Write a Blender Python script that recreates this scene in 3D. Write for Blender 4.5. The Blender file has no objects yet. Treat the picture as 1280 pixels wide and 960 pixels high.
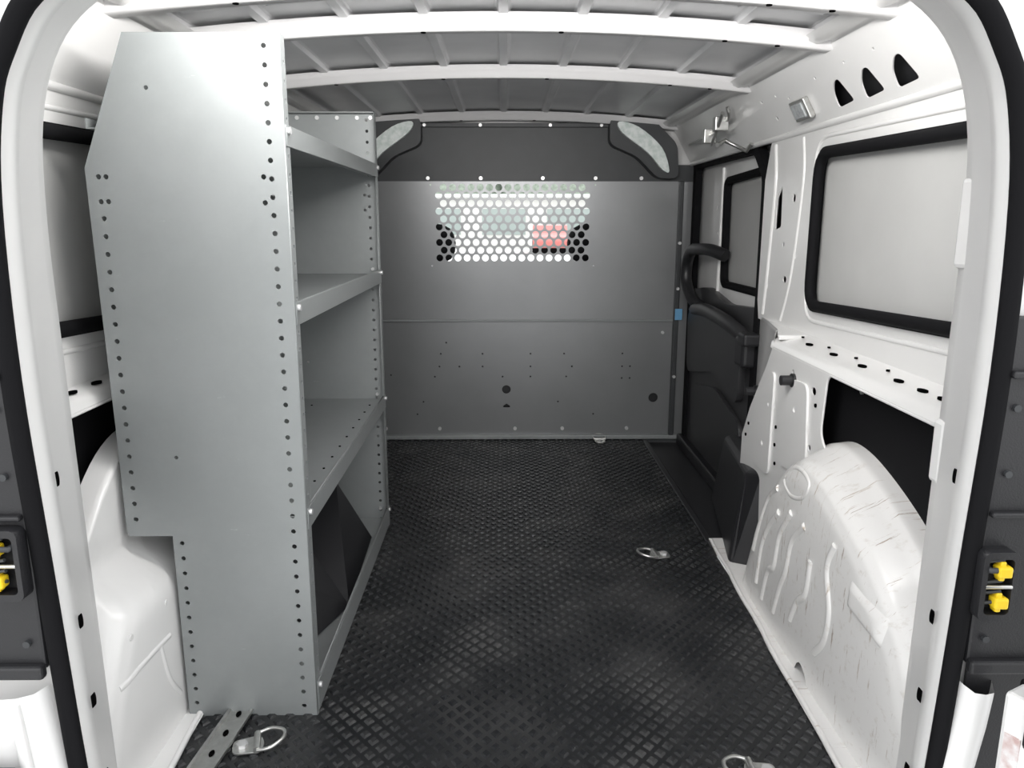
import bpy, math, random
from mathutils import Matrix, Vector
random.seed(3)
S=bpy.context.scene
COL=S.collection
# ---------------------------------------------------------------- materials
def mat(name,col,rough=.5,metal=0.,coat=0.,noise=0.,nscale=20.,bump=0.,bscale=60.,spec=.5,col2=None,lo=.35,hi=.65):
    m=bpy.data.materials.new(name);m.use_nodes=True
    nt=m.node_tree;b=nt.nodes["Principled BSDF"]
    b.inputs["Base Color"].default_value=(*col,1);b.inputs["Roughness"].default_value=rough
    b.inputs["Metallic"].default_value=metal;b.inputs["Coat Weight"].default_value=coat
    b.inputs["Coat Roughness"].default_value=.12
    b.inputs["Specular IOR Level"].default_value=spec
    tc=nt.nodes.new("ShaderNodeTexCoord")
    if noise>0 or col2:
        n=nt.nodes.new("ShaderNodeTexNoise");n.inputs["Scale"].default_value=nscale;n.inputs["Detail"].default_value=6
        nt.links.new(tc.outputs["Object"],n.inputs["Vector"])
        r=nt.nodes.new("ShaderNodeValToRGB")
        c2=col2 or tuple(c*(1-noise) for c in col)
        r.color_ramp.elements[0].position=lo;r.color_ramp.elements[1].position=hi
        r.color_ramp.elements[0].color=(*c2,1);r.color_ramp.elements[1].color=(*col,1)
        nt.links.new(n.outputs["Fac"],r.inputs["Fac"]);nt.links.new(r.outputs["Color"],b.inputs["Base Color"])
    if bump>0:
        n2=nt.nodes.new("ShaderNodeTexNoise");n2.inputs["Scale"].default_value=bscale;n2.inputs["Detail"].default_value=3
        nt.links.new(tc.outputs["Object"],n2.inputs["Vector"])
        bp=nt.nodes.new("ShaderNodeBump");bp.inputs["Strength"].default_value=bump;bp.inputs["Distance"].default_value=.002
        nt.links.new(n2.outputs["Fac"],bp.inputs["Height"]);nt.links.new(bp.outputs["Normal"],b.inputs["Normal"])
    return m
def layered(name,base,rough,coat,metal,layers):
    m=mat(name,base,rough,coat=coat,metal=metal)
    nt=m.node_tree;b=nt.nodes["Principled BSDF"];tc=nt.nodes.new("ShaderNodeTexCoord");prev=None
    for sc,rot,nsc,p0,p1,colr in layers:
        mp=nt.nodes.new("ShaderNodeMapping");mp.inputs["Scale"].default_value=sc;mp.inputs["Rotation"].default_value=rot
        nt.links.new(tc.outputs["Object"],mp.inputs["Vector"])
        n=nt.nodes.new("ShaderNodeTexNoise");n.inputs["Scale"].default_value=nsc;n.inputs["Detail"].default_value=9;n.inputs["Roughness"].default_value=.7
        nt.links.new(mp.outputs["Vector"],n.inputs["Vector"])
        r=nt.nodes.new("ShaderNodeMapRange");r.inputs[1].default_value=p0;r.inputs[2].default_value=p1
        nt.links.new(n.outputs["Fac"],r.inputs[0])
        mx=nt.nodes.new("ShaderNodeMixRGB");mx.inputs[2].default_value=(*colr,1)
        if prev:nt.links.new(prev.outputs[0],mx.inputs[1])
        else:mx.inputs[1].default_value=(*base,1)
        nt.links.new(r.outputs[0],mx.inputs[0]);prev=mx
    nt.links.new(prev.outputs[0],b.inputs["Base Color"])
    return m
WHITE=mat("white_van_paint",(.78,.775,.765),.3,coat=.4,bump=.05,bscale=8)
SCUFF=layered("scuffed_white_paint",(.77,.76,.745),.32,.4,0,(((2,46,5),(.35,0,0),1.6,.610,.65,(.48,.42,.36)),((2,60,7),(-.5,0,0),1.3,.625,.65,(.38,.32,.27)),((3,10,14),(-.5,0,0),4.0,.56,.80,(.56,.52,.47))))
SWHITE=mat("arch_white_paint",(.77,.765,.755),.32,coat=.4,bump=.05,bscale=8)
ROOFW=mat("roof_bow_paint",(.82,.81,.81),.35,coat=.3)
ROOFG=mat("roof_skin_grey",(.80,.80,.81),.34,metal=.05,noise=.10,nscale=5)
GREY=layered("grey_powder_coat",(.285,.30,.30),.40,0,.25,(((1,1,1),(0,0,0),5,.4,.6,(.265,.28,.28)),((6,6,30),(0,.5,0),2.5,.68,.74,(.42,.44,.44))))
PGREY=mat("partition_grey_paint",(.25,.255,.26),.32,metal=.5,noise=.08,nscale=4,bump=.1,bscale=250)
DGREY=mat("dark_grey_steel",(.040,.043,.046),.45,noise=.15,nscale=10)
BLACK=mat("black_plastic",(.016,.016,.018),.42,bump=.2,bscale=400)
TRIMB=mat("door_trim_plastic",(.030,.030,.032),.40,bump=.2,bscale=400)
RUBBER=mat("black_rubber_seal",(.007,.007,.008),.8,spec=.12)
HOLE=mat("hole_shadow_black",(.003,.003,.003),.9,spec=0)
MAT=mat("rubber_floor_mat",(.010,.011,.012),.40,col2=(.036,.036,.036),nscale=4,lo=.30,hi=.55)
BUMP=mat("rubber_tread",(.014,.015,.017),.26,col2=(.055,.055,.055),nscale=5,lo=.30,hi=.52)
STEEL=mat("zinc_steel",(.62,.62,.60),.3,metal=.9,noise=.15,nscale=60)
SCREW=mat("zinc_bolt",(.7,.7,.7),.35,metal=.6)
BLANK=mat("window_blank_panel",(.52,.52,.51),.6,noise=.1,nscale=3)
BLANKD=mat("door_window_blank",(.44,.44,.43),.6,noise=.1,nscale=3)
FOAM=mat("headliner_foam",(.96,1.0,.98),.8,col2=(.70,.78,.74),nscale=50)
YEL=mat("yellow_plastic",(.85,.60,.02),.4)
BLUE=mat("blue_sticker",(.15,.38,.62),.5)
LABEL=mat("label_paper",(.75,.75,.75),.5,col2=(.5,.35,.33),nscale=60)
ASPH=mat("concrete_ground",(.68,.68,.67),.9,noise=.15,nscale=8)
SKIN=mat("outer_body_skin",(.6,.6,.6),.4)
RED=mat("red_car_paint",(.58,.16,.14),.3,coat=1)
CARG=mat("silver_car_paint",(.62,.66,.64),.3,coat=1)
GLASS=mat("pale_car_glass",(.34,.40,.38),.08)
FABRIC=mat("seat_fabric",(.010,.010,.011),.9)
LAMP=mat("lamp_lens",(.45,.47,.48),.25,noise=.3,nscale=80)
LEAF=mat("foliage",(.36,.42,.35),.9,noise=.4,nscale=3)
BLDG=mat("building_wall",(.7,.71,.68),.9,noise=.1)
# ---------------------------------------------------------------- helpers
def obj(name,me,m=None,smooth=False,parent=None):
    if m and not me.materials: me.materials.append(m)
    o=bpy.data.objects.new(name,me);COL.objects.link(o)
    if smooth:
        for p in me.polygons:p.use_smooth=True
    if parent:o.parent=parent
    return o
def empty(name):
    e=bpy.data.objects.new(name,None);COL.objects.link(e);e.empty_display_size=.05;return e
def mesh(name,v,f,m,smooth=False,parent=None):
    me=bpy.data.meshes.new(name);me.from_pydata([tuple(x) for x in v],[],f);me.update()
    import bmesh
    bm=bmesh.new();bm.from_mesh(me);bmesh.ops.recalc_face_normals(bm,faces=bm.faces);bm.to_mesh(me);bm.free()
    return obj(name,me,m,smooth,parent)
def bev(o,w=.004,n=2):
    md=o.modifiers.new("bevel","BEVEL");md.width=w;md.segments=n;md.limit_method='ANGLE';return o
def box(name,lo,hi,m,parent=None,b=0,n=2):
    x0,y0,z0=lo;x1,y1,z1=hi
    v=[(x0,y0,z0),(x1,y0,z0),(x1,y1,z0),(x0,y1,z0),(x0,y0,z1),(x1,y0,z1),(x1,y1,z1),(x0,y1,z1)]
    f=[(0,3,2,1),(4,5,6,7),(0,1,5,4),(1,2,6,5),(2,3,7,6),(3,0,4,7)]
    o=mesh(name,v,f,m,parent=parent)
    if b:bev(o,b,n)
    return o
def circ(cx,cy,r,n=12,ry=None):
    ry=ry or r
    return [(cx+r*math.cos(2*math.pi*i/n),cy+ry*math.sin(2*math.pi*i/n)) for i in range(n)]
def rrect(u0,v0,u1,v1,r,n=5):
    p=[]
    for (cx,cy,a) in ((u1-r,v1-r,0),(u0+r,v1-r,90),(u0+r,v0+r,180),(u1-r,v0+r,270)):
        for i in range(n+1):
            t=math.radians(a+90*i/n);p.append((cx+r*math.cos(t),cy+r*math.sin(t)))
    return p
def roundpoly(pts,r,n=5):
    out=[];N=len(pts)
    for i in range(N):
        p=Vector(pts[i]);a=Vector(pts[i-1]);b=Vector(pts[(i+1)%N])
        rr=r[i] if isinstance(r,(list,tuple)) else r
        ra=min(rr,(a-p).length*.45,(b-p).length*.45)
        s=p+(a-p).normalized()*ra;e=p+(b-p).normalized()*ra
        for k in range(n+1):
            t=k/n;q=(1-t)**2*s+2*t*(1-t)*p+t*t*e;out.append(tuple(q))
    return out
def MXZ(y):return Matrix(((1,0,0,0),(0,0,-1,y),(0,1,0,0),(0,0,0,1)))
def MYZ(x):return Matrix(((0,0,1,x),(1,0,0,0),(0,1,0,0),(0,0,0,1)))
def MXY(z):return Matrix.Translation((0,0,z))
def MSL(a,b):
    d=Vector((b[0]-a[0],0,b[1]-a[1])).normalized();u=Vector((0,1,0));w=u.cross(d)
    return Matrix(((u.x,d.x,w.x,a[0]),(u.y,d.y,w.y,0),(u.z,d.z,w.z,a[1]),(0,0,0,1)))
def plate(name,outer,holes,th,M,m,parent=None,b=0):
    cu=bpy.data.curves.new(name,'CURVE');cu.dimensions='2D';cu.fill_mode='BOTH';cu.extrude=th/2
    for loop in [outer]+list(holes):
        sp=cu.splines.new('POLY');sp.points.add(len(loop)-1)
        for i,(a,c) in enumerate(loop):sp.points[i].co=(a,c,0,1)
        sp.use_cyclic_u=True
    t=bpy.data.objects.new("t",cu);COL.objects.link(t)
    bpy.context.view_layer.update()
    dg=bpy.context.evaluated_depsgraph_get()
    me=bpy.data.meshes.new_from_object(t.evaluated_get(dg));bpy.data.objects.remove(t);bpy.data.curves.remove(cu)
    me.transform(M);me.name=name;me.materials.clear()
    o=obj(name,me,m,parent=parent)
    if b:
        w=o.modifiers.new("w","WELD");w.merge_threshold=.0002;bev(o,b,2)
    return o
def frame(name,outer,inner,th,M,m,parent=None,b=0):
    n=len(outer);v=[]
    for L,w in ((outer,-th/2),(inner,-th/2),(inner,th/2),(outer,th/2)):
        v+=[M@Vector((a,c,w)) for a,c in L]
    f=[]
    for q in range(4):
        p=(q+1)%4
        for i in range(n):
            k=(i+1)%n;f.append((q*n+i,q*n+k,p*n+k,p*n+i))
    o=mesh(name,v,f,m,parent=parent)
    if b:bev(o,b,2)
    return o
def tube(name,pts,r,m,cyc=False,parent=None,res=3,radii=None,smooth=True):
    cu=bpy.data.curves.new(name,'CURVE');cu.dimensions='3D';cu.bevel_depth=r;cu.bevel_resolution=res;cu.use_fill_caps=True
    sp=cu.splines.new('POLY');sp.points.add(len(pts)-1)
    for i,p in enumerate(pts):
        sp.points[i].co=(*p,1)
        if radii:sp.points[i].radius=radii[i]
    sp.use_cyclic_u=cyc
    t=bpy.data.objects.new("t",cu);COL.objects.link(t);bpy.context.view_layer.update()
    dg=bpy.context.evaluated_depsgraph_get()
    me=bpy.data.meshes.new_from_object(t.evaluated_get(dg));bpy.data.objects.remove(t);bpy.data.curves.remove(cu)
    me.name=name;me.materials.clear()
    return obj(name,me,m,smooth,parent)
def cr(pts,n=6,cyc=False):
    P=[Vector(p) for p in pts];out=[];N=len(P)
    rng=N if cyc else N-1
    for i in range(rng):
        p0=P[i-1] if (i>0 or cyc) else P[0];p1=P[i];p2=P[(i+1)%N];p3=P[(i+2)%N] if (cyc or i+2<N) else P[-1]
        for k in range(n):
            t=k/n
            out.append(.5*((2*p1)+(-p0+p2)*t+(2*p0-5*p1+4*p2-p3)*t*t+(-p0+3*p1-3*p2+p3)*t**3))
    if not cyc:out.append(P[-1])
    return out
def cyl(name,c,r,d,axis,m,parent=None,n=16,r2=None):
    r2=r if r2 is None else r2
    v=[];A={'x':0,'y':1,'z':2}[axis];o1=[i for i in range(3) if i!=A]
    for s,rr in ((-d/2,r),(d/2,r2)):
        for i in range(n):
            p=list(c);t=2*math.pi*i/n;p[o1[0]]+=rr*math.cos(t);p[o1[1]]+=rr*math.sin(t);p[A]+=s;v.append(p)
    f=[tuple(range(n)),tuple(range(n,2*n))]+[(i,(i+1)%n,n+(i+1)%n,n+i) for i in range(n)]
    return mesh(name,v,f,m,parent=parent)
def many(name,items,m,parent=None,n=12):
    v=[];f=[]
    for it in items:
        c,r,d,axis=it[:4];ry=it[4] if len(it)>4 else r
        A={'x':0,'y':1,'z':2}[axis];o1=[i for i in range(3) if i!=A];b=len(v)
        for s in (-d/2,d/2):
            for i in range(n):
                p=list(c);t=2*math.pi*i/n;p[o1[0]]+=r*math.cos(t);p[o1[1]]+=ry*math.sin(t);p[A]+=s;v.append(p)
        f+=[tuple(range(b,b+n)),tuple(range(b+n,b+2*n))]+[(b+i,b+(i+1)%n,b+n+(i+1)%n,b+n+i) for i in range(n)]
    return mesh(name,v,f,m,parent=parent)
def loft(name,rings,m,cyc=False,smooth=True,parent=None,cap=False,sub=0):
    n=len(rings[0]);v=[p for r in rings for p in r];f=[]
    for i in range(len(rings)-1):
        for j in range(n if cyc else n-1):
            k=(j+1)%n;f.append((i*n+j,i*n+k,(i+1)*n+k,(i+1)*n+j))
    if cap:f+=[tuple(range(n)),tuple(range((len(rings)-1)*n,len(rings)*n))]
    o=mesh(name,v,f,m,smooth,parent)
    if sub:
        md=o.modifiers.new("s","SUBSURF");md.levels=sub;md.render_levels=sub
    return o
# ---------------------------------------------------------------- floor + mat
box("floor",(-.90,1.0,-.06),(.645,3.5,-.006),DGREY)
fm=empty("rubber_floor_mat")
box("mat_base",(-.80,1.04,-.006),(.645,3.49,0),MAT,fm)
v=[];f=[]
dx,dy=.037,.0205;r=0;y=1.06
while y<3.47:
    x=-.665+(dx/2 if r%2 else 0)
    while x<.635:
        b=len(v);a,c=.0115,.0145
        for s,z in ((1,0.),(.60,.0036)):
            v+=[(x-a*s,y,z),(x,y-c*s,z),(x+a*s,y,z),(x,y+c*s,z)]
        f+=[(b+4,b+5,b+6,b+7)]+[(b+i,b+(i+1)%4,b+4+(i+1)%4,b+4+i) for i in range(4)]
        x+=dx
    y+=dy;r+=1
mesh("tread_pattern",v,f,BUMP,parent=fm)
st=empty("door_step_well")
box("tread_plate",(.645,2.30,-.05),(.93,3.5,-.02),BLACK,st,.004)
box("edge_trim",(.640,2.30,-.02),(.665,3.49,.003),BLACK,st,.004)
box("outer_sill",(.80,2.45,-.02),(.85,3.48,.03),BLACK,st,.008)
bev(mesh("corner_cover",[(.662,2.14,.0),(.745,2.10,.0),(.85,2.74,-.02),(.77,2.74,-.02),(.720,2.20,.27),(.745,2.12,.29),(.85,2.70,.26),(.79,2.68,.24)],
    [(0,1,2,3),(4,5,6,7),(0,1,5,4),(1,2,6,5),(2,3,7,6),(3,0,4,7)],BLACK,parent=st),.015,3)
# ---------------------------------------------------------------- body sides
def YE(z):
    T=[(0,2.32),(.35,2.32),(.45,2.26),(.60,2.14),(.66,2.10),(.8,2.08)]
    for (a,b),(c,d) in zip(T,T[1:]):
        if z<=c:return b+(d-b)*(z-a)/(c-a)
WINP=[(1.33,.81),(2.06,.78),(2.06,1.165),(1.33,1.15)]
def grow(P,d):
    cx=sum(p[0] for p in P)/4;cz=sum(p[1] for p in P)/4
    return [(p[0]+math.copysign(d,p[0]-cx),p[1]+math.copysign(d,p[1]-cz)) for p in P]
def side(s,nm):
    e=empty(nm)
    def X(x):return s*x
    LX=.74 if s>0 else .775
    yF=2.50 if s>0 else 3.5
    win=roundpoly(WINP,.06)
    outer=[(1.16,.69),(yF-.02,.69),(yF,.75),(yF,1.12),(yF-.04,1.235),(1.16,1.235)] 
    holes=[win]
    if s>0:
        holes+=[circ(2.24,1.06,.012),circ(2.20,.90,.008),circ(2.30,.93,.008),circ(2.27,.83,.014,12,.01),circ(2.42,.80,.01),circ(1.24,.90,.008),roundpoly([(2.33,.98),(2.38,.97),(2.38,1.06),(2.34,1.10)],.01)]
    plate("window_panel",outer,holes,.003,MYZ(X(.82)),WHITE,e)
    if s>0:plate("pillar_backing",[(2.15,.69),(2.48,.69),(2.48,1.2),(2.15,1.2)],[],.003,MYZ(.86),BLACK,e)
    tube("window_bead",[(X(.820),a,b) for a,b in roundpoly(grow(WINP,.045),.075)],.006,WHITE,True,e)
    a=(X(.82),1.235);b=(X(.735),1.385)
    tri=[]
    if s>0:
        for yy in (1.615,1.755,1.90):
            tri.append(roundpoly([(yy-.045,.038),(yy+.045,.032),(yy+.040,.070),(yy+.015,.095),(yy-.01,.098)],.012,3))
        tri+=[circ(2.2,.10,.005),circ(2.28,.12,.005),circ(2.4,.12,.006),circ(2.0,.12,.005),circ(1.35,.06,.008),circ(1.30,.12,.006),circ(1.69,.125,.004),circ(1.83,.125,.004),circ(2.22,.04,.006),circ(2.34,.06,.007)]
    plate("cove_panel",[(1.16,0),(3.5,0),(3.5,.175),(1.16,.175)],tri,.003,MSL(a,b),WHITE,e)
    plate("cove_shade_sheet",[(1.16,0),(3.5,0),(3.5,.14),(1.16,.14)],[],.003,MSL((X(.86),1.235),(X(.775),1.385)),BLACK,e)  # black sheet added behind the cutouts; its colour stands for cavity shade
    loft("roof_rail",[[(X(.737),y,1.383),(X(.725),y,1.392),(X(.70),y,1.385),(X(.685),y,1.39),(X(.67),y,1.40)] for y in (1.16,2.3,3.5)],WHITE,parent=e)
    tube("cove_bead",[(X(.818),1.16,1.238),(X(.818),3.5,1.238)],.009,WHITE,parent=e)
    D=LX-.74
    yl=2.12 if s>0 else 3.5
    loft("belt_ledge",[[(X(.822),y,.70),(X(.80+D*.5),y,.688),(X(.755+D),y,.682),(X(.742+D),y,.672),(X(.738+D),y,.655)] for y in (1.16,1.8,yl)],WHITE,parent=e)
    many("ledge_holes",[((X(.783+D*.5),y,.6875),.008,.004,'z',.015) for y in (1.96,1.81,1.66,1.50,1.41,1.34,1.24)]+[((X(.80+D*.3),y,.693),.004,.004,'z',.004) for y in (2.05,1.88,1.73,1.58)],HOLE,e)
    op=roundpoly([(1.20,.34),(1.54,.34),(1.745,.51),(1.73,.655),(1.20,.655)],.025)
    hs=[op]
    if s>0:
        hs+=[circ(1.80,.60,.014,12,.010),circ(1.82,.50,.010),circ(1.80,.46,.008),circ(2.16,.33,.010),circ(2.06,.50,.006),circ(1.94,.62,.006)]
        fe=[(2.32,0)]+[(YE(z),z) for z in (.2,.35,.40,.45,.52,.60,.66)]
    else: fe=[(3.5,0),(3.5,.66)]
    plate("lower_panel",[(1.16,0)]+fe+[(1.16,.66)],hs,.003,MYZ(X(LX)),WHITE,e)
    ol=[(X(LX),a_,b_) for a_,b_ in op];tube("opening_lip",ol,.003,WHITE,True,e)
    bx=LX+.05
    box("cavity_board",(min(X(bx),X(bx+.01)),1.15,.10),(max(X(bx),X(bx+.01)),1.95,.68),RUBBER,e)
    many("board_screws",[((X(bx-.002),1.66,.63),.006,.006,'x'),((X(bx-.002),1.34,.63),.006,.006,'x'),((X(bx-.002),1.34,.46),.008,.006,'x')],STEEL,e)
    plate("outer_skin",[(1.05,-.2),((2.5 if s>0 else 3.56),-.2),((2.5 if s>0 else 3.56),1.475),(1.05,1.475)],[],.004,MYZ(X(.90)),SKIN,e)
    return e
wr=side(1,"wall_right");wl=side(-1,"wall_left")
for s,i in ((1,1),(-1,2)):
    w=empty("window_%d"%i)
    plate("blank_panel",roundpoly(grow(WINP,.03),.06),[],.004,MYZ(s*.838),BLANK,w)
    frame("rubber_gasket",roundpoly(grow(WINP,.014),.07),roundpoly(grow(WINP,-.018),.05),.024,MYZ(s*.823),RUBBER,w)
    tube("gasket_bead",[(s*.812,a,b) for a,b in roundpoly(grow(WINP,-.002),.06)],.014,RUBBER,True,w)
e=wr
loft("pillar_return",[[(.74,YE(z),z),(.765,YE(z)+.05,z),(.80,YE(z)+(2.50-YE(z))*.55,z),(.822,2.47,z),(.85,2.52,z)] for z in (.0,.2,.35,.40,.45,.52,.60,.66,.70)],WHITE,parent=e)
plate("pillar_ledge",[(.738,2.06),(.825,2.06),(.85,2.52),(.822,2.47),(.80,2.32),(.765,2.15)],[],.014,MXY(.690),WHITE,e,b=.004)
plate("pillar_pressing",roundpoly([(1.80,.38),(1.98,.36),(2.0,.60),(1.83,.61)],.03),[circ(1.9,.53,.007)],.010,MYZ(.738),WHITE,e,b=.004)
plate("pillar_pressing_b",roundpoly([(2.06,.30),(2.20,.30),(2.12,.58),(2.06,.60)],.03),[circ(2.12,.38,.008),circ(2.09,.5,.006)],.010,MYZ(.738),WHITE,e,b=.004)
for (x,y,z) in ((.725,1.93,.60),(.755,2.30,.49)):
    cyl("rubber_buffer",(x,y,z),.013,.04,'x',BLACK,e,r2=.013)
    cyl("buffer_base",(x+.012,y,z),.018,.01,'x',BLACK,e)
tube("pillar_bead",cr([(.822,2.42,1.22),(.822,2.40,1.1),(.822,2.42,.85),(.822,2.44,.71)]),.010,WHITE,parent=e)
tube("pillar_bead_b",cr([(.822,2.20,1.22),(.822,2.18,1.1),(.822,2.22,.85),(.822,2.28,.71)]),.008,WHITE,parent=e)
many("pillar_holes",[((.7375,y,z),.005,.004,'x') for y,z in ((2.26,.40),(2.28,.36),(2.03,.45),(2.03,.40),(2.02,.35),(1.78,.57))],HOLE,e)
cl=empty("cargo_lamp")
o=box("lamp_body",(-.028,-.05,-.008),(.028,.05,.008),STEEL,cl,.004);o2=box("lamp_lens",(-.02,-.035,.006),(.02,.035,.012),LAMP,cl,.003)
cl.location=(.781,2.13,1.283);cl.rotation_euler=(0,-math.radians(119),0)
br=empty("roof_rail_bracket")
tube("rail_a",cr([(.72,2.62,1.355),(.735,2.66,1.325),(.75,2.9,1.31),(.76,3.05,1.33)]),.006,STEEL,parent=br)
tube("rail_b",cr([(.70,2.60,1.335),(.72,2.75,1.285),(.76,2.95,1.27)]),.006,STEEL,parent=br)
tube("rail_c",cr([(.76,3.3,1.30),(.745,2.95,1.30),(.73,2.72,1.30)]),.005,STEEL,parent=br)
box("clip_a",(.70,2.68,1.29),(.745,2.72,1.335),STEEL,br,.003);box("clip_b",(.72,2.9,1.27),(.765,2.93,1.32),STEEL,br,.003)
tube("latch_arm",[(.70,2.64,1.24),(.74,2.70,1.26),(.79,2.62,1.22),(.80,2.60,1.24)],.007,STEEL,parent=br)
# ---------------------------------------------------------------- wheel arches
TAB=[(.80,1.06),(.755,1.05),(.735,1.02),(.715,1.0),(.69,.975),(.674,.94),(.665,.88),(.661,.75),(.6585,.5),(.657,.25),(.657,.01)]
PR=[(2.06,0),(2.03,.07),(1.97,.20),(1.89,.33),(1.80,.42),(1.70,.475),(1.60,.482),(1.48,.455),(1.36,.41),(1.26,.355),(1.17,.28),(1.10,.18),(1.07,.08),(1.06,0)]
PL=[(2.06,0),(2.03,.07),(1.97,.20),(1.88,.34),(1.79,.45),(1.69,.52),(1.58,.545),(1.47,.52),(1.36,.44),(1.26,.33),(1.17,.19),(1.12,.09),(1.10,0)]
P=None
def surfx(y,z):
    a=math.atan2(z,y-1.55);L=math.hypot(y-1.55,z);R=None
    for p,q in zip(P,P[1:]):
        a0=math.atan2(p.y,p.x-1.55);a1=math.atan2(q.y,q.x-1.55)
        if min(a0,a1)-1e-6<=a<=max(a0,a1)+1e-6:
            t=0 if abs(a1-a0)<1e-9 else (a-a0)/(a1-a0)
            R=math.hypot(p.x-1.55,p.y)*(1-t)+math.hypot(q.x-1.55,q.y)*t;break
    if R is None:return .70
    k=L/R
    for (x0,s0),(x1,s1) in zip(TAB,TAB[1:]):
        if s1<=k<=s0:return x1+(x0-x1)*(k-s1)/(s0-s1)
    return .80
def sst(a,b,x):
    t=max(0,min(1,(x-a)/(b-a)));return t*t*(3-2*t)
for s in (1,-1):
    w=empty("wheel_arch")
    M_=SCUFF if s>0 else SWHITE
    P=cr([(a,b,0) for a,b in (PR if s>0 else PL)],5)
    def LXa(x,z):
        if s>0:return x
        return x+ (max(x,.752)-x)*sst(.30,.375,z)
    rings=[]
    for i in range(len(TAB)-1):
        (x0,s0),(x1,s1)=TAB[i],TAB[i+1]
        for k in range(4):
            t=k/4;x=x0+(x1-x0)*t;sc=s0+(s1-s0)*t
            rings.append([(s*LXa(x,max(0,q.y*sc)),1.55+(q.x-1.55)*sc,max(0,q.y*sc)) for q in P])
    loft("arch_shell",rings,M_,parent=w)
    def onS(pts,dep=.0045):return [(s*(surfx(p[0],p[1])+dep),p[0],p[1]) for p in [(q.x,q.y) for q in cr([(a,b,0) for a,b in pts],6)]]
    if s>0:
        B=[[(1.93,.14),(1.90,.22),(1.86,.31),(1.79,.36)],[(1.88,.07),(1.86,.18),(1.82,.25),(1.76,.31)],[(1.83,.05),(1.80,.14),(1.76,.17),(1.74,.26),(1.68,.34)],
           [(1.74,.06),(1.71,.14),(1.68,.20),(1.66,.28),(1.60,.34)],[(1.63,.10),(1.60,.16),(1.56,.20),(1.55,.28)],[(1.49,.10),(1.45,.15),(1.44,.22),(1.47,.30),(1.45,.36)]]
        for k,pts in enumerate(B):tube("bead_%d"%k,onS(pts,.0055),.011,M_,parent=w,res=4)
        tube("bead_top",onS([(1.76,.40),(1.72,.435),(1.66,.445),(1.61,.43),(1.63,.395),(1.70,.375),(1.76,.39)]),.007,M_,parent=w)
        g=[];NU,NV=16,10
        for iv in range(NV+1):
            for iu in range(NU+1):
                u=iu/NU;vv_=iv/NV
                yy=1.235+.135*u;zz=.255+.060*vv_+.015*u
                d=min(u*.135,(1-u)*.135,vv_*.06,(1-vv_)*.06)
                g.append((surfx(yy,zz)+.002-.010*sst(0,.014,d),yy,zz))
        mesh("pressed_pad",g,[(j*(NU+1)+i,j*(NU+1)+i+1,(j+1)*(NU+1)+i+1,(j+1)*(NU+1)+i) for j in range(NV) for i in range(NU)],M_,True,parent=w)
    else:
        tube("bead_low",onS([(1.40,.20),(1.30,.205),(1.22,.20)],.005),.008,M_,parent=w)
        tube("bead_low_b",onS([(1.42,.06),(1.38,.12),(1.36,.20)],.005),.008,M_,parent=w)
        many("weld_dimples",[((-(surfx(y_,z_)-.0005),y_,z_),.006,.003,'x') for y_,z_ in ((1.27,.27),(1.40,.27))],SWHITE,w)
    mesh("base_flange",[(s*.612,1.05,.0045),(s*.622,1.5,.0045),(s*.652,2.32,.0045),(s*.75,2.32,.0045),(s*.70,1.5,.006),(s*.70,1.05,.006)],[(0,1,4,5),(1,2,3,4)],M_,parent=w)
    tube("sealant_bead",cr([(s*(.614+.04*(k/12)+random.uniform(-.003,.003)),1.05+1.25*k/12,.006) for k in range(13)],3),.006,M_,parent=w)
# ---------------------------------------------------------------- ceiling
def zc(x):return 1.425-.075*x*x
ce=empty("ceiling")
xs=[-.80+1.6*i/320 for i in range(321)]
def rib(x):
    d=abs(((x+.0875)%.175)-.0875)
    return -.012*max(0,min(1,(.016-d)/.006))
rings=[]
for yy in (1.12,1.55,1.60,1.82,1.92,2.40,2.50,2.95,3.05,3.6):
    rings.append([(x,yy,zc(x)+.03+rib(x)) for x in xs])
loft("roof_skin",rings,ROOFG,smooth=False,parent=ce)
def bow(name,y,w,m=ROOFW):
    sec=[(-w*.9,.022),(-w*.75,.004),(-w*.5,.002),(-w*.42,-.010),(w*.42,-.010),(w*.5,.002),(w*.75,.004),(w*.9,.022)]
    loft(name,[[(x,y+a,zc(x)+b) for a,b in sec] for x in [-.76+1.52*i/40 for i in range(41)]],m,parent=ce)
    many(name+"_holes",[((x,y,zc(x)-.0105),.006,.003,'z') for x in (-.5,-.18,.13,.5,.62)],HOLE,ce)
for i,(y,w) in enumerate(((1.57,.05),(1.87,.045),(2.46,.045),(3.45,.04))):bow("roof_bow_%d"%i,y,w)
for yy0,yy1 in ((1.93,2.38),(1.64,1.80),(2.53,3.38)):
    for k in range(-4,4):
        x0=k*.175+.028;x1=x0+.119
        vv=[(x0,yy0,zc(x0)+.029),(x1,yy0,zc(x1)+.029),(x1-.02,yy0+.06,zc(x1)+.018),(x0+.02,yy0+.06,zc(x0)+.018)]
        vv+= [(x0,yy0+.10,zc(x0)+.029),(x1,yy0+.10,zc(x1)+.029)]
        mesh("pressed_pad",vv,[(0,1,2,3),(3,2,5,4)],ROOFG,parent=ce)
box("outer_roof",(-.94,1.0,1.475),(.94,4.5,1.49),SKIN,ce)
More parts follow.
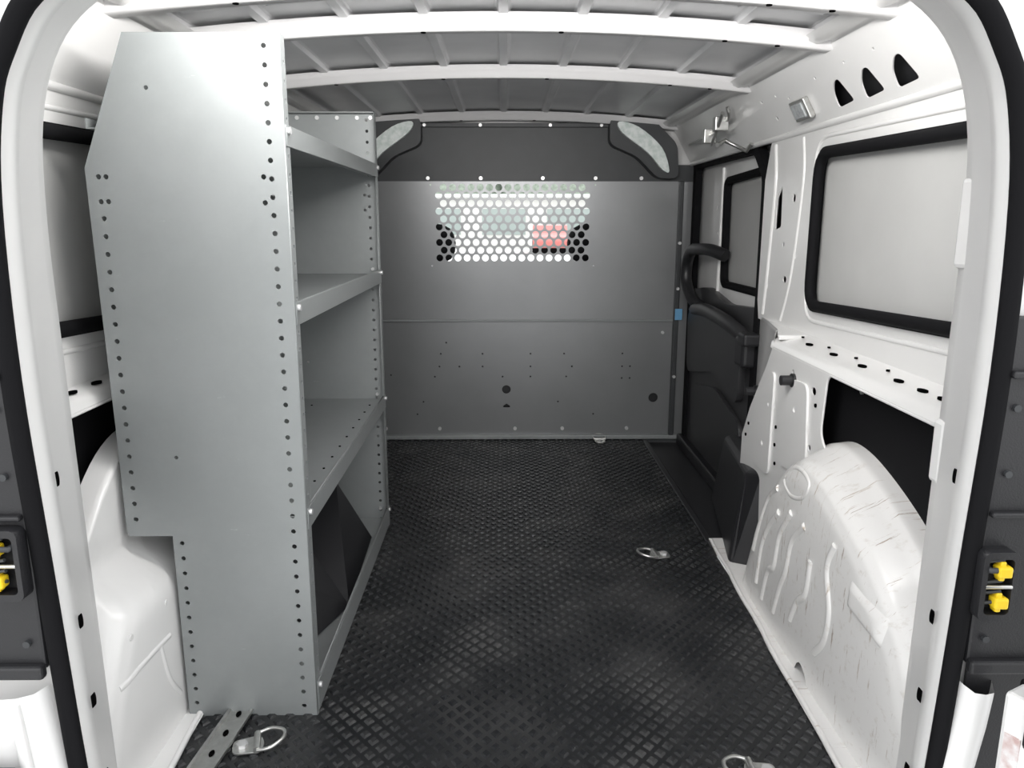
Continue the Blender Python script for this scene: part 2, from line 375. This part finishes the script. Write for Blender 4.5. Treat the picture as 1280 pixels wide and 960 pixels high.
# ---------------------------------------------------------------- shelving unit
sh=empty("shelving_unit")
Y0,Y1=1.432,2.455
outline=[(-.387,0),(-.387,1.315),(-.654,1.315),(-.742,1.09),(-.735,.395),(-.649,.395),(-.649,0)]
outline=outline[::-1]
hl=[]
z=.022
while z<1.31:
    hl.append(circ(-.413,z,.0048,10));z+=.0318
z=.43
while z<1.01:
    hl.append(circ(-.717,z,.0048,10));z+=.0318
z=.03
while z<.38:
    hl.append(circ(-.632,z,.0045,10));z+=.0318
hx=[circ(-.427,1.075,.0048,10),circ(-.427,1.03,.0048,10),circ(-.719,1.075,.0048,10),circ(-.706,1.075,.0048,10),circ(-.719,1.032,.0048,10),circ(-.706,1.032,.0048,10),circ(-.621,1.225,.004,10),circ(-.628,.555,.004,10)]
plate("end_panel_rear",outline,hl+hx,.003,MXZ(Y0),GREY,sh)
plate("end_panel_front",outline,hl+hx,.003,MXZ(Y1),GREY,sh)
fh=lambda y:[circ(y,.03+.0318*k,.004,8) for k in range(40)]
for nm,ya,yb in (("rear",Y0,Y0+.03),("front",Y1-.028,Y1)):
    plate("post_flange_"+nm,[(ya,0),(yb,0),(yb,1.315),(ya,1.315)],fh((ya+yb)/2+.004*(1 if nm=="rear" else -1)),.003,MYZ(-.387),GREY,sh)
    box("top_flange_"+nm,(-.654,ya,1.312),(-.387,yb,1.315),GREY,sh)
    box("foot_flange_"+nm,(-.649,ya,0.004),(-.387,yb,.008),GREY,sh)
box("back_panel",(-.738,Y0,.40),(-.735,Y1,1.09),GREY,sh)
mesh("back_panel_slope",[(-.738,Y0,1.09),(-.738,Y1,1.09),(-.652,Y1,1.312),(-.652,Y0,1.312)],[(0,1,2,3)],GREY,parent=sh)
box("back_panel_low",(-.650,Y0,.0),(-.647,Y1,.40),GREY,sh)
def tray(nm,zt,zb,lipu,xb=-.734):
    box(nm+"_deck",(xb,Y0+.002,zt-lipu-.002),(-.389,Y1-.002,zt-lipu),GREY,sh)
    o=plate(nm+"_lip",[(Y0+.03,zb),(Y1-.028,zb),(Y1-.028,zt),(Y0+.03,zt)],[],.003,MYZ(-.388),GREY,sh)
    plate(nm+"_lip_tab",[(Y0+.004,zb),(Y1-.004,zb),(Y1-.004,zt),(Y0+.004,zt)],[],.002,MYZ(-.3845),GREY,sh,b=.0008)
    box(nm+"_lip_return",(-.40,Y0+.03,zb),(-.387,Y1-.03,zb+.002),GREY,sh)
    box(nm+"_back_lip",(xb,Y0+.002,zt-lipu),(xb+.003,Y1-.002,zt+.01),GREY,sh)
    many(nm+"_bolts",[((-.381,y,z_),.006,.006,'x') for y in (Y0+.016,Y1-.014) for z_ in (zt-.010,)],SCREW,sh)
tray("tray_top",1.165,1.128,.006);tray("tray_upper",.85,.808,.014);tray("tray_lower",.448,.405,.014);tray("tray_base",.07,.008,.045,-.646)
many("tray_slots",[((x,y,.4345),.003,.003,'z') for x in (-.42,-.60) for y in [1.55+.09*k for k in range(10)]],HOLE,sh)
many("top_bolts",[((x,Y1-.006,1.30),.006,.006,'y') for x in (-.62,-.56,-.50,-.44,-.40)],SCREW,sh)
many("panel_bolts",[((x,Y1-.005,z),.005,.006,'y') for x,z in ((-.41,1.17),(-.41,.85),(-.41,.45),(-.413,.06))],SCREW,sh)
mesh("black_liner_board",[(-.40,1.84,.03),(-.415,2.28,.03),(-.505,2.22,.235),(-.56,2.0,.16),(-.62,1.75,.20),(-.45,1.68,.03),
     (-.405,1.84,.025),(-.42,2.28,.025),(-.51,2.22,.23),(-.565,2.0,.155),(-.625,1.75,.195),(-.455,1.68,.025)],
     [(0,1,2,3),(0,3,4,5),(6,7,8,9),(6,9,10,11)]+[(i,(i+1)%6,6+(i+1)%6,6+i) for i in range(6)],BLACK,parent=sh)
# ---------------------------------------------------------------- floor rail and tie downs
fr=empty("floor_track")
plate("track_base",[(-.600,1.06),(-.555,1.06),(-.505,1.60),(-.55,1.60)],[],.006,MXY(.007),STEEL,fr,b=.001)
for d in (0,.045):
    mesh("track_edge",[(-.600+d-.003,1.06,.010),(-.600+d+.003,1.06,.010),(-.55+d+.003,1.6,.010),(-.55+d-.003,1.6,.010),(-.600+d-.003,1.06,.016),(-.600+d+.003,1.06,.016),(-.55+d+.003,1.6,.016),(-.55+d-.003,1.6,.016)],
      [(0,1,2,3),(4,5,6,7),(0,1,5,4),(1,2,6,5),(2,3,7,6),(3,0,4,7)],STEEL,parent=fr)
many("track_slots",[((-.578+.0925*(y-1.06),y,.0105),.005,.003,'z',.009) for y in (1.12,1.18,1.24,1.30,1.36,1.42)],HOLE,fr)
def tiedown(x,y,ang,first=False):
    t=empty("tie_down_ring")
    plate("base_plate",roundpoly([(-.040,-.02),(.012,-.026),(.02,.0),(.012,.026),(-.040,.02)],.012),[],.004,MXY(.006),STEEL,t,b=.001)
    cyl("bolt_head",(-.022,0,.011),.011,.008,'z',SCREW,t,6)
    tube("ring_boss",[(.006,-.026,.012),(.006,.026,.012)],.007,STEEL,parent=t)
    tube("ring",cr([(.006,-.026,.012),(.03,-.030,.016),(.052,-.016,.020),(.058,0,.021),(.052,.016,.020),(.03,.030,.016),(.006,.026,.012)],5),.0038,STEEL,parent=t)
    t.location=(x,y,0);t.rotation_euler=(0,0,math.radians(ang))
tiedown(-.485,1.33,15);tiedown(.46,2.19,185);tiedown(.46,1.245,180);tiedown(.44,3.44,90)
# ---------------------------------------------------------------- bulkhead partition
pt=empty("bulkhead_partition")
yp=3.5
ph=[]
pitch=.0405;rows=10
for r in range(rows):
    zz=.835+r*.0338
    n=17 if r%2==0 else 16
    for c in range(n):
        ph.append(circ(-.285+(pitch/2 if r%2 else 0)+c*pitch,zz,.0155,12))
def pp(px,py):return ((px-632)*3.55/970,.56-(py-403)*.00395)
sm=[]
for px,py in ((553,443),(605,443),(665,443),(707,443),(780,443),(551,458),(576,458),(605,458),(665,458),(717,458),(780,458),(790,458),(545,470),(630,470),(665,470),(710,470),(780,472),(790,472),(522,515),(745,515),(490,468),(560,430),(700,500),(530,500)):
    a,b=pp(px,py);sm.append(circ(a,b,.0045,8))
lg=[circ(.01,.235,.020,16),circ(.69,.195,.022,16),[( -.004,.150),(.026,.150),(.026,.158),(.011,.168),(-.004,.158)]]
plate("lower_sheet",[(-.78,.02),(.765,.02),(.765,.550),(-.78,.550)],sm+lg,.003,MXZ(yp),PGREY,pt)
plate("upper_sheet",[(-.78,.554),(.765,.554),(.765,1.165),(-.78,1.165)],ph+[circ(-.32,.80,.004,8),circ(.40,.80,.004,8),circ(-.32,1.15,.004,8),circ(.40,1.15,.004,8)],.003,MXZ(yp-.004),PGREY,pt)
box("seam_fold",(-.78,yp-.016,.551),(.765,yp-.004,.559),GREY,pt,.002)
box("backing_blank",(-.78,yp+.03,.02),(.78,yp+.035,.70),BLACK,pt)
box("foot_flange",(-.78,yp-.03,.004),(.84,yp+.0,.022),GREY,pt,.002)
plate("top_sheet",[(-.84,1.16),(.86,1.16),(.86,1.235),(.70,1.235),(.60,1.31),(.46,1.405),(-.38,1.405),(-.52,1.31),(-.60,1.205),(-.84,1.20)],[],.003,MXZ(yp+.004),DGREY,pt)
plate("top_closure",[(-.9,1.17),(.92,1.17),(.92,1.475),(-.9,1.475)],[],.006,MXZ(yp+.03),WHITE,pt)
box("top_lip",(-.38,yp-.012,1.390),(.46,yp+.003,1.408),DGREY,pt,.002)
box("side_channel",(.765,yp-.03,.02),(.785,yp+.01,1.165),DGREY,pt,.003)
box("side_channel_b",(.785,yp-.01,.02),(.88,yp+.01,1.165),PGREY,pt,.003)
many("bolts",[((x,yp-.010,1.178),.008,.008,'y') for x in (-.56,-.33,-.10,.17,.40,.60)]+[((x,yp-.016,1.398),.007,.008,'y') for x in (-.34,-.10,.20,.42)]+
     [((x,yp-.006,.05),.008,.01,'y') for x in (-.55,-.30,.05,.27,.57)]+[((.775,yp-.034,z),.007,.01,'y') for z in (.3,.7,.9)]+[((.72,yp-.01,.50),.007,.01,'y')],SCREW,pt)
box("blue_sticker",(.768,yp-.034,.56),(.80,yp-.030,.61),BLUE,pt)
for s,cx in ((1,.60),(-1,-.50)):
    n_="r" if s>0 else "l"
    q=[(-.115*s,.11),(-.03*s,.088),(.07*s,.005),(.105*s,-.09),(.075*s,-.085),(.01*s,-.015),(-.10*s,.065)]
    pts=cr([(cx+a,0,1.295+b) for a,b in q],4,True)
    plate("foam_edge_"+n_,[(p.x,p.z) for p in pts],[],.03,MXZ(yp-.075),FOAM,pt,b=.006)
    big=roundpoly([(cx+a,1.295+b) for a,b in ((-.15*s,.13),(.03*s,.125),(.14*s,.02),(.15*s,-.12),(.06*s,-.12),(-.03*s,-.03),(-.15*s,.02))],.03)
    plate("wing_housing_"+n_,big,[],.07,MXZ(yp-.035),DGREY,pt,b=.01)
# ---------------------------------------------------------------- sliding door
sd=empty("door_1")
dw=roundpoly([(2.545,.745),(3.08,.74),(3.10,1.16),(2.62,1.175),(2.545,1.12)],.04)
plate("inner_skin",[(2.45,.60),(3.52,.60),(3.52,1.25),(2.45,1.25)],[dw,circ(3.2,1.05,.012),circ(3.22,.86,.012),circ(3.18,.95,.007)],.004,MYZ(.865),WHITE,sd)
plate("window_blank",[(2.5,.7),(3.12,.7),(3.12,1.20),(2.5,1.20)],[],.004,MYZ(.885),BLANKD,sd)
di=roundpoly([(2.570,.77),(3.055,.765),(3.075,1.135),(2.63,1.15),(2.570,1.10)],.03)
frame("window_gasket",dw,di,.02,MYZ(.868),RUBBER,sd)
tube("gasket_bead",[(.862,a,b) for a,b in roundpoly([(2.557,.757),(3.068,.752),(3.088,1.148),(2.625,1.163),(2.557,1.11)],.035)],.011,RUBBER,True,sd)
tube("skin_bead",[(.862,3.13,1.20),(.862,3.13,.72)],.008,WHITE,parent=sd)
plate("outer_skin",[(2.44,-.2),(3.56,-.2),(3.56,1.475),(2.44,1.475)],[],.004,MYZ(.93),SKIN,sd)
plate("aperture_seal",roundpoly([(2.50,.20),(2.49,.75),(2.50,1.15),(2.62,1.245),(3.46,1.245),(3.46,.0),(3.42,.0),(3.42,1.215),(2.64,1.215),(2.535,1.13),(2.53,.75),(2.54,.20)],.03,3),[],.03,MYZ(.835),RUBBER,sd)
plate("lower_trim",roundpoly([(2.47,.08),(3.45,-.03),(3.45,.70),(3.2,.73),(2.9,.69),(2.47,.72)],.05),[],.035,MYZ(.85),TRIMB,sd,b=.012)
plate("trim_pad",roundpoly([(2.62,.10),(3.25,.04),(3.32,.30),(2.95,.36),(2.6,.30)],.06),[],.02,MYZ(.828),TRIMB,sd,b=.010)
plate("trim_pad_b",roundpoly([(2.62,.36),(2.98,.42),(3.38,.34),(3.40,.62),(3.0,.66),(2.62,.62)],.07),[],.03,MYZ(.824),TRIMB,sd,b=.012)
tube("armrest",cr([(.83,2.60,.60),(.80,2.75,.64),(.79,3.0,.655),(.80,3.2,.64),(.83,3.36,.62)],6),.026,TRIMB,parent=sd)
tube("grab_handle",cr([(.85,3.00,.865),(.81,3.06,.885),(.79,3.16,.885),(.785,3.28,.875),(.785,3.35,.82),(.785,3.35,.74),(.80,3.28,.67),(.83,3.2,.64)],6),.024,BLACK,parent=sd)
box("latch_cover",(.78,2.50,.52),(.86,2.60,.62),BLACK,sd,.015,3)
box("latch_cover_b",(.77,2.46,.60),(.83,2.53,.64),BLACK,sd,.008,3)
# ---------------------------------------------------------------- rear door frame
sealh=[(.602,.0),(.618,.22),(.630,.54),(.639,.80),(.634,1.02),(.617,1.14),(.593,1.20),(.553,1.258),(.48,1.293),(.30,1.310),(0,1.315)]
inh=[(.660,.0),(.662,.22),(.665,.54),(.667,.80),(.667,1.0),(.655,1.14),(.62,1.235),(.56,1.295),(.48,1.33),(.3,1.345),(0,1.35)]
def full(h):
    L=[(x,z) for x,z in h];Rr=[(-x,z) for x,z in h[:-1]][::-1]
    return [(p.x+.006,p.y) for p in cr([(x,z,0) for x,z in L+Rr],5)]
sp_=full(sealh);ip=full(inh)
tf=empty("trim_1")
def off(path,d):
    out=[]
    for i,(x,z) in enumerate(path):
        a=Vector(path[max(0,i-1)]);b=Vector(path[min(len(path)-1,i+1)]);t=(b-a).normalized()
        out.append((x+t.y*d,z-t.x*d))
    return out
def mixp(a,b,t):return [((1-t)*p[0]+t*q[0],(1-t)*p[1]+t*q[1]) for p,q in zip(a,b)]
rings=[[(x,1.0,z) for x,z in sp_],[(x,1.012,z) for x,z in off(sp_,-.003)],[(x,1.05,z) for x,z in mixp(sp_,ip,.15)],[(x,1.06,z) for x,z in mixp(sp_,ip,.45)],[(x,1.12,z) for x,z in mixp(sp_,ip,.62)],[(x,1.135,z) for x,z in mixp(sp_,ip,.9)],[(x,1.155,z) for x,z in ip],[(x,1.17,z) for x,z in off(ip,.02)],[(x,1.17,z) for x,z in off(ip,.15)]]
loft("frame_return",rings,WHITE,parent=tf)
rings=[[(x,1.002,z) for x,z in off(sp_,-.002)],[(x,1.0,z) for x,z in off(sp_,.03)],[(x,.998,z) for x,z in off(sp_,.06)],[(x,.99,z) for x,z in off(sp_,.30)]]
loft("frame_outer",rings,WHITE,parent=tf)
tube("door_seal",[(x,.985,z) for x,z in off(sp_,.002)],.0125,RUBBER,parent=tf)
sl=[]
for s in (1,-1):
    for z in (.16,.29,.42,.64):
        xx=[a for a in sp_ if (a[0]>0)==(s>0)];q=min(xx,key=lambda a:abs(a[1]-z))
        sl.append(((q[0]+s*.007,1.054,z),.002,.012,'y',.011))
many("frame_slots",sl,HOLE,tf)
box("pillar_pad_upper",(.672-.006,1.12,.93),(.672+.016,1.16,1.06),WHITE,tf,.007)
box("pillar_pad_lower",(.672-.006,1.13,.60),(.672+.012,1.16,.70),WHITE,tf,.006)
for s in (1,-1):
    j=empty("jamb_cover")
    def bx(nm,x0,x1,y0,y1,z0,z1,m_,p_,b_=0):return box(nm,(min(s*x0,s*x1)+.006,y0,z0),(max(s*x0,s*x1)+.006,y1,z1),m_,p_,b_)
    bx("trim_panel",.641,.80,.978,.99,.39,.88,BLACK,j,.004)
    bx("trim_step",.641,.80,.965,.98,.38,.40,BLACK,j,.004)
    bx("trim_step_mid",.645,.80,.968,.98,.61,.618,BLACK,j,.003)
    bx("trim_step_top",.648,.80,.968,.98,.80,.81,BLACK,j,.003)
    for z in (.67,.43,.76):cyl("screw_%d"%int(z*100),(s*.662+.006,.976,z),.005,.006,'y',DGREY,j,10)
    l=empty("door_striker")
    c=(.664 if s>0 else -.662);zo=(-.008 if s>0 else .028)
    plate("striker_housing",rrect(c-.024,.475+zo,c+.024,.575+zo,.01),[rrect(c-.017,.485+zo,c+.017,.565+zo,.006)],.024,MXZ(.968),BLACK,l,b=.004)
    tube("striker_loop",[(c-.014,.97,.55+zo),(c-.014,.955,.55+zo),(c+.012,.955,.55+zo),(c+.012,.97,.55+zo)],.004,DGREY,parent=l)
    for zz in (.495,.54):
        xo=.0 if s>0 else -.012
        box("wedge_%d"%int(zz*1000),(c-.006+xo,.950,zz+zo),(c+.013+xo,.968,zz+.016+zo),YEL,l,.003)
        box("wedge_arm_%d"%int(zz*1000),(c-.002+xo,.955,zz-.006+zo),(c+.006+xo,.968,zz+.022+zo),YEL,l,.002)
    tube("striker_pin",[(c-.018,.958,.525+zo),(c+.018,.958,.525+zo)],.003,STEEL,parent=l)
    for zz in (.50,.515,.53,.545,.56):tube("spring_%d"%int(zz*1000),[(c-.016,.962,zz+zo),(c+.004,.958,zz+.004+zo)],.0025,DGREY,parent=l)
    bq=empty("bumper_corner")
    if s<0:
        loft("bumper_skin",[[(s*(.640-.03*k),.992,z),(s*(.650-.03*k),.965,z),(s*(.668-.03*k),.955,z),(s*.80,.94,z)] for k,z in ((0,.36),(0,.34),(.6,.20),(.9,.0),(1,-.2))],WHITE,parent=bq)
        tube("skin_fold",[(s*.672,.955,.35),(s*.662,.95,.25),(s*.655,.95,.1)],.008,WHITE,parent=bq)
        box("lamp_trim",(-.85,.90,.05),(-.655,.935,.275),BLACK,bq,.012)
    else:
        loft("bumper_skin",[[((.640-.03*k),.994,z+.01),((.646-.03*k),.975,z+.005),((.655-.03*k),.962,z),((.668-.03*k),.958,z),((.682-.03*k),.962,z),((.692-.03*k),.985,z+.005)] for k,z in ((0,.355),(.02,.345),(.15,.30),(.6,.20),(.9,.0),(1,-.2))],WHITE,parent=bq)
        box("gap_trim",(.655,.985,-.2),(.80,.99,.40),BLACK,bq)
rd=empty("door_2")
Md=Matrix.Translation((.648,.905,0))@Matrix.Rotation(math.radians(-62),4,'Z')
for nm,lo,hi,m_,b_ in (("door_shell",(0.006,-.0,-.10),(.62,.045,.40),WHITE,.006),("door_trim",(.035,-.006,.335),(.60,.045,.66),BLACK,.008),("door_label",(.014,-.002,.27),(.034,-.0,.345),LABEL,0),("door_seal",(.0,.045,-.08),(.6,.056,.40),RUBBER,.004)):
    o=box(nm,lo,hi,m_,rd,b_);o.matrix_world=Md
# ---------------------------------------------------------------- cab
cab=empty("cab_interior")
box("cab_floor",(-.85,3.56,-.08),(.85,5.2,-.02),DGREY,cab)
plate("cab_dashboard",roundpoly([(4.45,-.02),(5.2,-.02),(5.2,.72),(4.75,.74),(4.5,.66)],.08),[],1.6,MYZ(0),BLACK,cab)
for s in (1,-1):
    n_="r" if s>0 else "l"
    plate("cab_door_"+n_,[(3.56,-.1),(5.2,-.1),(5.2,.75),(3.56,.75)],[],.05,MYZ(s*.87),BLACK,cab)
    tube("a_pillar_"+n_,[(s*.86,5.2,.75),(s*.72,4.5,1.42)],.04,BLACK,parent=cab)
    box("b_pillar_"+n_,(min(s*.82,s*.9),3.56,.7),(max(s*.82,s*.9),3.68,1.42),WHITE,cab,.01)
box("cab_headliner",(-.85,3.56,1.435),(.85,4.5,1.46),BLDG,cab)
box("rear_view_mirror",(-.10,4.60,1.25),(.12,4.63,1.32),BLACK,cab,.01)
for cx in (-.43,.50):
    se=empty("cab_seat")
    box("cushion",(cx-.25,3.70,.10),(cx+.25,4.20,.36),FABRIC,se,.06,4)
    loft("backrest",[[(cx+a*w,y+b*t,z) for a,b in ((-1,-.6),(-.8,-1),(.8,-1),(1,-.6),(1,.6),(.8,1),(-.8,1),(-1,.6))] for z,w,y,t in ((.3,.24,3.74,.06),(.5,.25,3.71,.07),(.70,.24,3.68,.07),(.77,.20,3.67,.06),(.79,.12,3.67,.03))],FABRIC,True,parent=se,cap=True,sub=1)
    loft("headrest",[[(cx+a*w,y+b*t,z) for a,b in ((-1,-.6),(-.8,-1),(.8,-1),(1,-.6),(1,.6),(.8,1),(-.8,1),(-1,.6))] for z,w,y,t in ((.79,.10,3.67,.03),(.81,.20,3.67,.05),(.90,.215,3.67,.06),(.97,.19,3.67,.05),(.99,.12,3.67,.03))],FABRIC,True,parent=se,cap=True,sub=1)
# ---------------------------------------------------------------- outside world
box("ground",(-60,-30,-.62),(60,80,-.55),ASPH)
def car(x,y,rot,m_,sc=1.):
    c=empty("parked_car")
    body=[(-2.1,.3),(-2.15,.7),(-1.9,.88),(-1.1,.95),(-.6,1.4),(.8,1.42),(1.4,1.0),(2.0,.85),(2.15,.6),(2.1,.3)]
    M_=Matrix.Translation((x,y,-.55))@Matrix.Rotation(math.radians(rot),4,'Z')@Matrix.Scale(sc,4)
    o=plate("body",roundpoly([(a,b) for a,b in body],.12),[],1.7,MXZ(0),m_,c,b=.06);o.matrix_world=M_
    o=plate("windows",roundpoly([(-.98,.95),(-.55,1.33),(.75,1.35),(1.2,.98)],.05),[],1.72,MXZ(0),GLASS,c);o.matrix_world=M_
    for wx in (-1.35,1.35):
        o=cyl("wheel",(wx,0,.32),.32,1.74,'y',RUBBER,c,24);o.matrix_world=M_
car(2.2,38,88,RED,.95);car(-4.2,20,5,CARG);car(6.0,23,-4,CARG)
bd=empty("building")
box("walls",(-14,44,-.55),(10,50,2.2),BLDG,bd);box("roof_edge",(-14.3,43.7,2.2),(10.3,50,2.4),CARG,bd)
for k in range(6):box("pane_%d"%k,(-12+3.6*k,43.95,.2),(-9.6+3.6*k,44,1.6),GLASS,bd)
for x,y,r_ in ((14,46,3.5),(19,43,3),(-18,46,4),(5,70,5),(-6,72,6)):
    t=empty("tree")
    tube("trunk",[(x,y,-.6),(x+.1,y,1.5),(x,y,3)],.3,BLACK,parent=t)
    N=16;R_=8
    rg=[[(x+r_*math.sin(math.pi*(i+.01)/R_)*math.cos(2*math.pi*j/N)*(1+.2*random.random()),y+r_*math.sin(math.pi*(i+.01)/R_)*math.sin(2*math.pi*j/N)*(1+.2*random.random()),3.5-r_*.9*math.cos(math.pi*i/R_)*.8) for j in range(N)] for i in range(R_+1)]
    loft("crown",rg,LEAF,True,parent=t)
# ---------------------------------------------------------------- world, lights, camera
w=bpy.data.worlds.new("overcast_sky");S.world=w;w.use_nodes=True
nt=w.node_tree;bg=nt.nodes["Background"];bg.inputs["Strength"].default_value=2.2
tc=nt.nodes.new("ShaderNodeTexCoord");sx=nt.nodes.new("ShaderNodeSeparateXYZ");rp=nt.nodes.new("ShaderNodeValToRGB")
nt.links.new(tc.outputs["Generated"],sx.inputs[0]);nt.links.new(sx.outputs["Z"],rp.inputs["Fac"]);nt.links.new(rp.outputs["Color"],bg.inputs["Color"])
rp.color_ramp.elements[0].color=(.99,.988,.985,1);rp.color_ramp.elements[1].color=(.95,.97,1,1)
def area(nm,loc,rot,sx_,sy_,pw):
    l=bpy.data.lights.new(nm,'AREA');l.shape='RECTANGLE';l.size=sx_;l.size_y=sy_;l.energy=pw;l.color=(1,.985,.965)
    o=bpy.data.objects.new(nm,l);COL.objects.link(o);o.location=loc;o.rotation_euler=[math.radians(a) for a in rot];return o
# unseen fill light added under the rear header to brighten the load space
area("rear_fill_light",(0,1.22,1.375),(90,0,0),1.0,.05,15)
cd=bpy.data.cameras.new("cam");cam=bpy.data.objects.new("camera",cd);COL.objects.link(cam)
cd.sensor_width=36;cd.lens=970/1280*36;cd.clip_start=.02
cam.location=(0,0,1);cam.rotation_euler=(math.radians(90)-math.atan(205/970),0,-math.atan(10/970))
S.camera=cam
S.view_settings.view_transform='Standard'
S.view_settings.exposure=0
